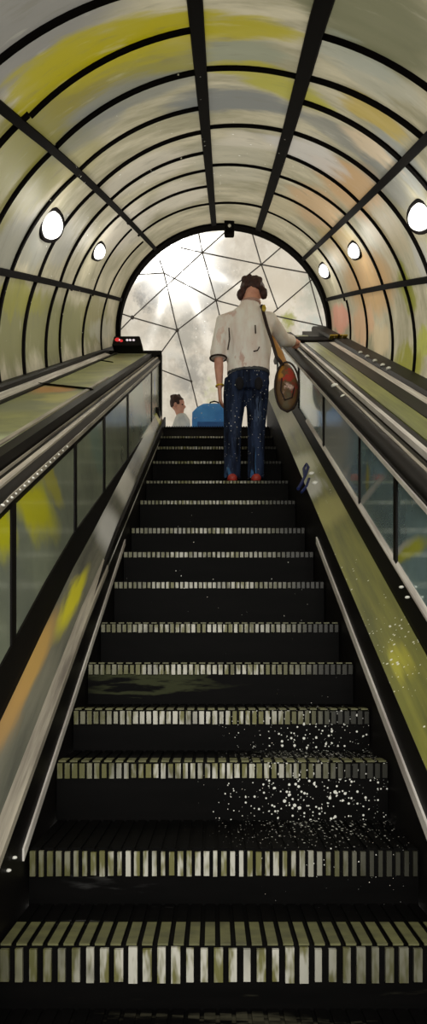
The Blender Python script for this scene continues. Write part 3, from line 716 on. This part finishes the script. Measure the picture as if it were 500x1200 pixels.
# hair
def hairfn(seed):
    def f(d): return 1 + .07 * math.sin(d.x*9 + seed) * math.sin(d.z*8 + seed*2) + .05 * math.sin(d.y*17 + d.x*13 + seed)
    return f
mb = MB(); mb.ball(L_(0, -.022, .056), (.106, .104, .088), 26, 18, M_, hairfn(1))
for sx in (-1, 1): mb.ball(L_(sx*.098, -.022, .0), (.036, .045, .050), 12, 10, M_, hairfn(3+sx))
for i in range(16):
    a = random.uniform(0, 2*PI); q = random.uniform(.2, .9)
    mb.ball(L_(.092*math.cos(a)*q, -.045 + .085*math.sin(a)*q - .01, .055 + .055*math.sqrt(1-q*q) ), random.uniform(.020, .034), 8, 6, M_)
for x in (-.05, -.018, .02, .055): mb.ball(L_(x, -.095, .045 - .02*random.random()), (.026, .022, .035), 8, 8, M_)
mb.build('hair', M_HAIR, man, remesh=.008, sm=2)
for sx in (-1, 1):
    e = MB().ball(L_(sx*.032, .078, .008), (.014, .010, .009), 10, 8, M_).build('eye', plain('eye_white', srgb(230, 228, 224), .3), man, True)
    MB().ball(L_(sx*.032, .0855, .008), (.006, .0045, .006), 8, 6, M_).build('iris', plain('iris_brown', srgb(50, 32, 24), .3), e, True)
MB().loft([wr_l + V(.030*math.cos(2*PI*k/20), .030*math.sin(2*PI*k/20), .012 + .004*math.cos(2*PI*k/20)) for k in range(20)], .0075, 8, (0, 0, 1), True).build('bracelet', plain('yellow_bracelet', srgb(214, 176, 40), .35, .3), man, True)

# shoulder bag
bc = V(.255 + .362, 5.70, (CY - 455) * 5.70 / F)
bag = thing('shoulder_bag', tuple(bc - V(0, 0, .22)), "brown and red oval shoulder bag hanging on its strap at the man's right hip", 'bag')
M_BAG = painted('bag_leather', srgb(120, 86, 50), srgb(70, 54, 36), nscale=9, rough=.6,
    patches=[(bc + V(.02, 0, .09), (.10, .3, .05), srgb(176, 44, 36), .9), (bc + V(.05, 0, -.03), (.05, .3, .10), srgb(150, 44, 40), .8), (bc + V(.0, 0, -.02), (.04, .3, .06), srgb(222, 190, 180), .9), (bc + V(-.02, 0, -.14), (.08, .3, .07), srgb(92, 84, 60), .8), (bc + V(-.05, 0, .16), (.05, .3, .08), srgb(186, 128, 40), .8)])
mb = MB(); rs = []
for i in range(15):
    t = -1 + 2*i/14; wz = math.sqrt(max(.001, 1 - t*t)); cz = bc.z + .205 * t
    hwid = .098 * wz * (1 - .12*t) + .004; th = .055 * wz + .004
    rs.append([V(bc.x + hwid*math.cos(2*PI*k/20) - .008*t, bc.y + th*math.sin(2*PI*k/20), cz) for k in range(20)])
mb.rings(rs).build('pouch', M_BAG, bag, True)
M_STRAP = plain('strap_dark', srgb(38, 22, 18), .6)
mb = MB(); mb.loft([bc + V(.102*math.cos(2*PI*k/28), -.036, .205*math.sin(2*PI*k/28)) for k in range(28)], .0085, 8, (0, 1, 0), True); mb.build('piping', M_STRAP, bag, True)
mb = MB(); mb.loft([bc + V(x, -.058, z) for x, z in [(-.045, .06), (-.055, -.04), (-.02, -.12), (.04, -.10), (.058, -.02)]], .006, 8, (0, 1, 0)); mb.build('flap_edge', M_STRAP, bag, True)
strap = [W(.150, .075, 1.50), W(.147, .02, 1.545), W(.147, -.065, 1.52), W(.155, -.130, 1.42), W(.18, -.160, 1.30), W(.225, -.165, 1.16), W(.262, -.155, 1.04), bc + V(-.055, -.045, .205), bc + V(-.03, -.01, .18)]
mb = MB(); mb.loft(strap, [(.014, .006)]*9, 8, (1, 0, 0)); mb.build('strap', M_STRAP, bag, True)
mb = MB(); mb.loft([W(.155, .13, 1.42), W(.235, .06, 1.30), W(.295, .0, 1.15), W(.335, -.05, 1.02), bc + V(.01, .0, .185)], [(.016, .006), (.03, .006), (.036, .006), (.036, .006), (.03, .006)], 8, (1, 0, 0)); mb.build('strap', plain('strap_tan', srgb(176, 126, 62), .6), bag, True)
MB().ball(W(.160, -.128, 1.46), (.018, .014, .030), 10, 8).build('buckle', M_GOLD, bag, True)

# ---- seated person on the landing
P0 = V(-.42, 9.0, LZ)
per = thing('person', tuple(P0), 'person with brown hair in a pale grey top, sitting beyond the top step', 'person')
Q = lambda x, y, z: P0 + V(x, y, z)
mb = MB(); hc2 = Q(-.05, 0, .775)
L2, M2 = head(mb, hc2, (.9, -.35, -.15), .98)
limb(mb, [Q(.0, 0, .56), Q(-.02, 0, .64), Q(-.045, 0, .72)], [.065, .054, .054])
mb.loft([Q(-.10, 0, .06), Q(-.09, 0, .16), Q(-.05, 0, .30), Q(-.01, 0, .45), Q(.0, 0, .56), Q(.0, 0, .62)], [(.13, .17), (.12, .17), (.10, .15), (.11, .17), (.09, .16), (.06, .06)], 18)
for sy in (-1, 1):
    h, k, a = Q(-.06, sy*.09, .10), Q(.30, sy*.11, .40), Q(.42, sy*.10, .07)
    limb(mb, [h, h.lerp(k, .5), k, k.lerp(a, .4), a], [.088, .075, .058, .052, .038])
    mb.loft([a + V(-.05, 0, -.035), a + V(0, 0, -.03), a + V(.10, 0, -.045), a + V(.17, 0, -.05)], [(.03, .028), (.035, .033), (.04, .022), (.028, .014)], 12, (0, 1, 0))
    s_, e_, w_ = Q(.0, sy*.17, .54), Q(.12, sy*.23, .32), Q(.30, sy*.13, .46)
    limb(mb, [Q(.0, sy*.09, .56), s_, s_.lerp(e_, .5), e_, e_.lerp(w_, .4), w_], [.05, .052, .043, .038, .037, .026])
    hand(mb, w_, (.9, -sy*.5, -.15), (.1, 0, -1), (.3, -sy, 0), .4)
mb.build('body', M_SKIN, per, remesh=.01, sm=3)
M_GTOP = painted('pale_grey_top', srgb(236, 238, 236), srgb(190, 196, 198), nscale=6, rough=.8)
mb = MB(); mb.loft([Q(-.10, 0, .10), Q(-.085, 0, .18), Q(-.05, 0, .30), Q(-.01, 0, .45), Q(.0, 0, .575), Q(-.015, 0, .655)], [(.15, .19), (.14, .19), (.125, .18), (.13, .195), (.105, .175), (.066, .066)], 20)
for sy in (-1, 1):
    s_, e_, w_ = Q(.0, sy*.17, .54), Q(.12, sy*.23, .32), Q(.30, sy*.13, .46)
    limb(mb, [Q(.0, sy*.09, .55), s_, s_.lerp(e_, .5), e_, e_.lerp(w_, .7)], [.07, .07, .062, .056, .046])
mb.build('top', M_GTOP, per, remesh=.012)
mb = MB(); mb.ball(Q(-.08, 0, .13), (.15, .185, .10), 18, 12)
for sy in (-1, 1):
    h, k, a = Q(-.06, sy*.09, .12), Q(.30, sy*.11, .40), Q(.42, sy*.10, .09)
    limb(mb, [h, h.lerp(k, .5), k, k.lerp(a, .4), a], [.10, .09, .075, .068, .062])
mb.build('trousers', painted('dark_trousers', srgb(60, 58, 62), srgb(34, 32, 36), nscale=8, rough=.8), per, remesh=.012)
for sy in (-1, 1):
    a = Q(.42, sy*.10, .07)
    MB().loft([V(a.x - .08, a.y, LZ + .03), V(a.x - .05, a.y, LZ + .04), V(a.x + .03, a.y, LZ + .045), V(a.x + .13, a.y, LZ + .032), V(a.x + .20, a.y, LZ + .02)], [(.025, .02), (.042, .036), (.045, .043), (.05, .03), (.025, .015)], 14, (0, 1, 0)).build('shoe', plain('dark_shoe', srgb(40, 38, 40), .6), per, True)
mb = MB(); mb.ball(L2(0, -.03, .045), (.094, .098, .092), 22, 16, M2, hairfn(2))
for i in range(14):
    a = random.uniform(0, 2*PI); q = random.uniform(.2, .95)
    mb.ball(L2(.09*math.cos(a)*q, -.04 + .085*math.sin(a)*q, .06 + .075*math.sqrt(1 - q*q)), random.uniform(.016, .03), 8, 6)
mb.build('hair', M_HAIR, per, remesh=.009, sm=2)
for sx in (-1, 1): MB().ball(L2(sx*.032, .076, .008), (.014, .010, .009), 10, 8, M2).build('eye', plain('eye_dark', srgb(50, 36, 30), .3), per, True)

# ---- blue suitcase
sc_ = V(-.02, 8.55, LZ)
suit = thing('suitcase', tuple(sc_), 'bright blue soft suitcase standing at the top of the escalator behind the man', 'suitcase')
M_BL = painted('blue_cloth', srgb(92, 172, 250), srgb(62, 136, 226), nscale=5, rough=.7, speck=[(34, .24)])
mb = MB(); rs = []
for zz, hx, hy in [(.06, .235, .10), (.08, .25, .115), (.30, .255, .125), (.50, .25, .12), (.56, .225, .11), (.60, .16, .09)]:
    rs.append([sc_ + V((abs(math.cos(a))**.45) * math.copysign(hx, math.cos(a)) + (.03 if zz > .5 else 0), (abs(math.sin(a))**.45) * math.copysign(hy, math.sin(a)), zz) for a in [2*PI*k/28 for k in range(28)]])
mb.rings(rs).build('body', M_BL, suit, True)
mb = MB(); mb.loft([sc_ + V(x, -.02, z) for x, z in [(-.03, .59), (-.02, .64), (.03, .655), (.08, .64), (.09, .59)]], .010, 8, (0, 1, 0)); mb.build('handle', M_BLK2, suit, True)
MB().box(sc_ + V(-.18, -.135, .14), sc_ + V(.18, -.112, .36)).build('front_pocket', painted('blue_pocket', srgb(58, 116, 190), srgb(40, 86, 156), nscale=6, rough=.7), suit, bevel=.01)
for x in (-.19, .19):
    for y in (-.07, .07): MB().loft([sc_ + V(x - .012, y, .03), sc_ + V(x + .012, y, .03)], .030, 14, (0, 1, 0)).build('wheel', M_BLK2, suit, True)
    MB().box(sc_ + V(x - .016, -.09, .03), sc_ + V(x + .016, .09, .075)).build('wheel_mount', M_BLK2, suit)

# ------------------------------------------------------------------ sky
Wd = bpy.data.worlds.new('sky'); S.world = Wd; Wd.use_nodes = True
T = NT(Wd.node_tree)
gen = T.n('ShaderNodeTexCoord').outputs['Generated']
dirv = T.vm('NORMALIZE', gen)
sd = at(207, 302, 1).normalized()
ca = T.vm('DOT_PRODUCT', dirv, tuple(sd))
ang = T.m('ARCCOSINE', T.m('MINIMUM', ca, .99999))
e1 = sd.cross(V(0, 0, 1)).normalized(); e2_ = e1.cross(sd)
az = T.m('ARCTAN2', T.vm('DOT_PRODUCT', dirv, tuple(e2_)), T.vm('DOT_PRODUCT', dirv, tuple(e1)))
f, _ = T.noise(dirv, 4, 4)
col = T.mix(T.ss(f, .35, .65), (.84, .81, .74, 1), (1.0, .955, .85, 1))
ray = T.m('POWER', T.m('ABSOLUTE', T.m('COSINE', T.m('MULTIPLY', T.m('ADD', az, .35), 4.0))), 24)
halo = T.m('MULTIPLY', T.m('EXPONENT', T.m('MULTIPLY', ang, -22.0)), 3.0)
spk = T.m('MULTIPLY', T.m('MULTIPLY', ray, T.m('EXPONENT', T.m('MULTIPLY', ang, -13.0))), 11.0)
disc = T.m('MULTIPLY', T.ss(ang, .016, .006), 12.0)
g = T.m('ADD', T.m('ADD', halo, spk), disc)
bg1 = T.n('ShaderNodeBackground'); T.put(bg1.inputs[0], col); bg1.inputs[1].default_value = 1.0
bg2 = T.n('ShaderNodeBackground'); bg2.inputs[0].default_value = (1, .97, .9, 1); T.put(bg2.inputs[1], g)
ad = T.n('ShaderNodeAddShader'); T.t.links.new(bg1.outputs[0], ad.inputs[0]); T.t.links.new(bg2.outputs[0], ad.inputs[1])
o = T.n('ShaderNodeOutputWorld'); T.t.links.new(ad.outputs[0], o.inputs[0])

# ------------------------------------------------------------------ camera and view
cam = bpy.data.cameras.new('camera'); co = bpy.data.objects.new('camera', cam); COL.objects.link(co)
cam.sensor_fit = 'VERTICAL'; cam.sensor_height = 36; cam.sensor_width = 36
cam.lens = F / 1200 * 36; cam.shift_y = (CY - 600) / 1200; cam.shift_x = 0
cam.clip_start = .02
co.rotation_euler = (PI / 2, 0, 0); S.camera = co
vs_ = S.view_settings
vs_.view_transform = 'Standard'; vs_.look = 'None'; vs_.exposure = 0.14; vs_.gamma = 1; vs_.use_curve_mapping = False
S.cycles.use_denoising = True
S.cycles.max_bounces = 8; S.cycles.transparent_max_bounces = 8
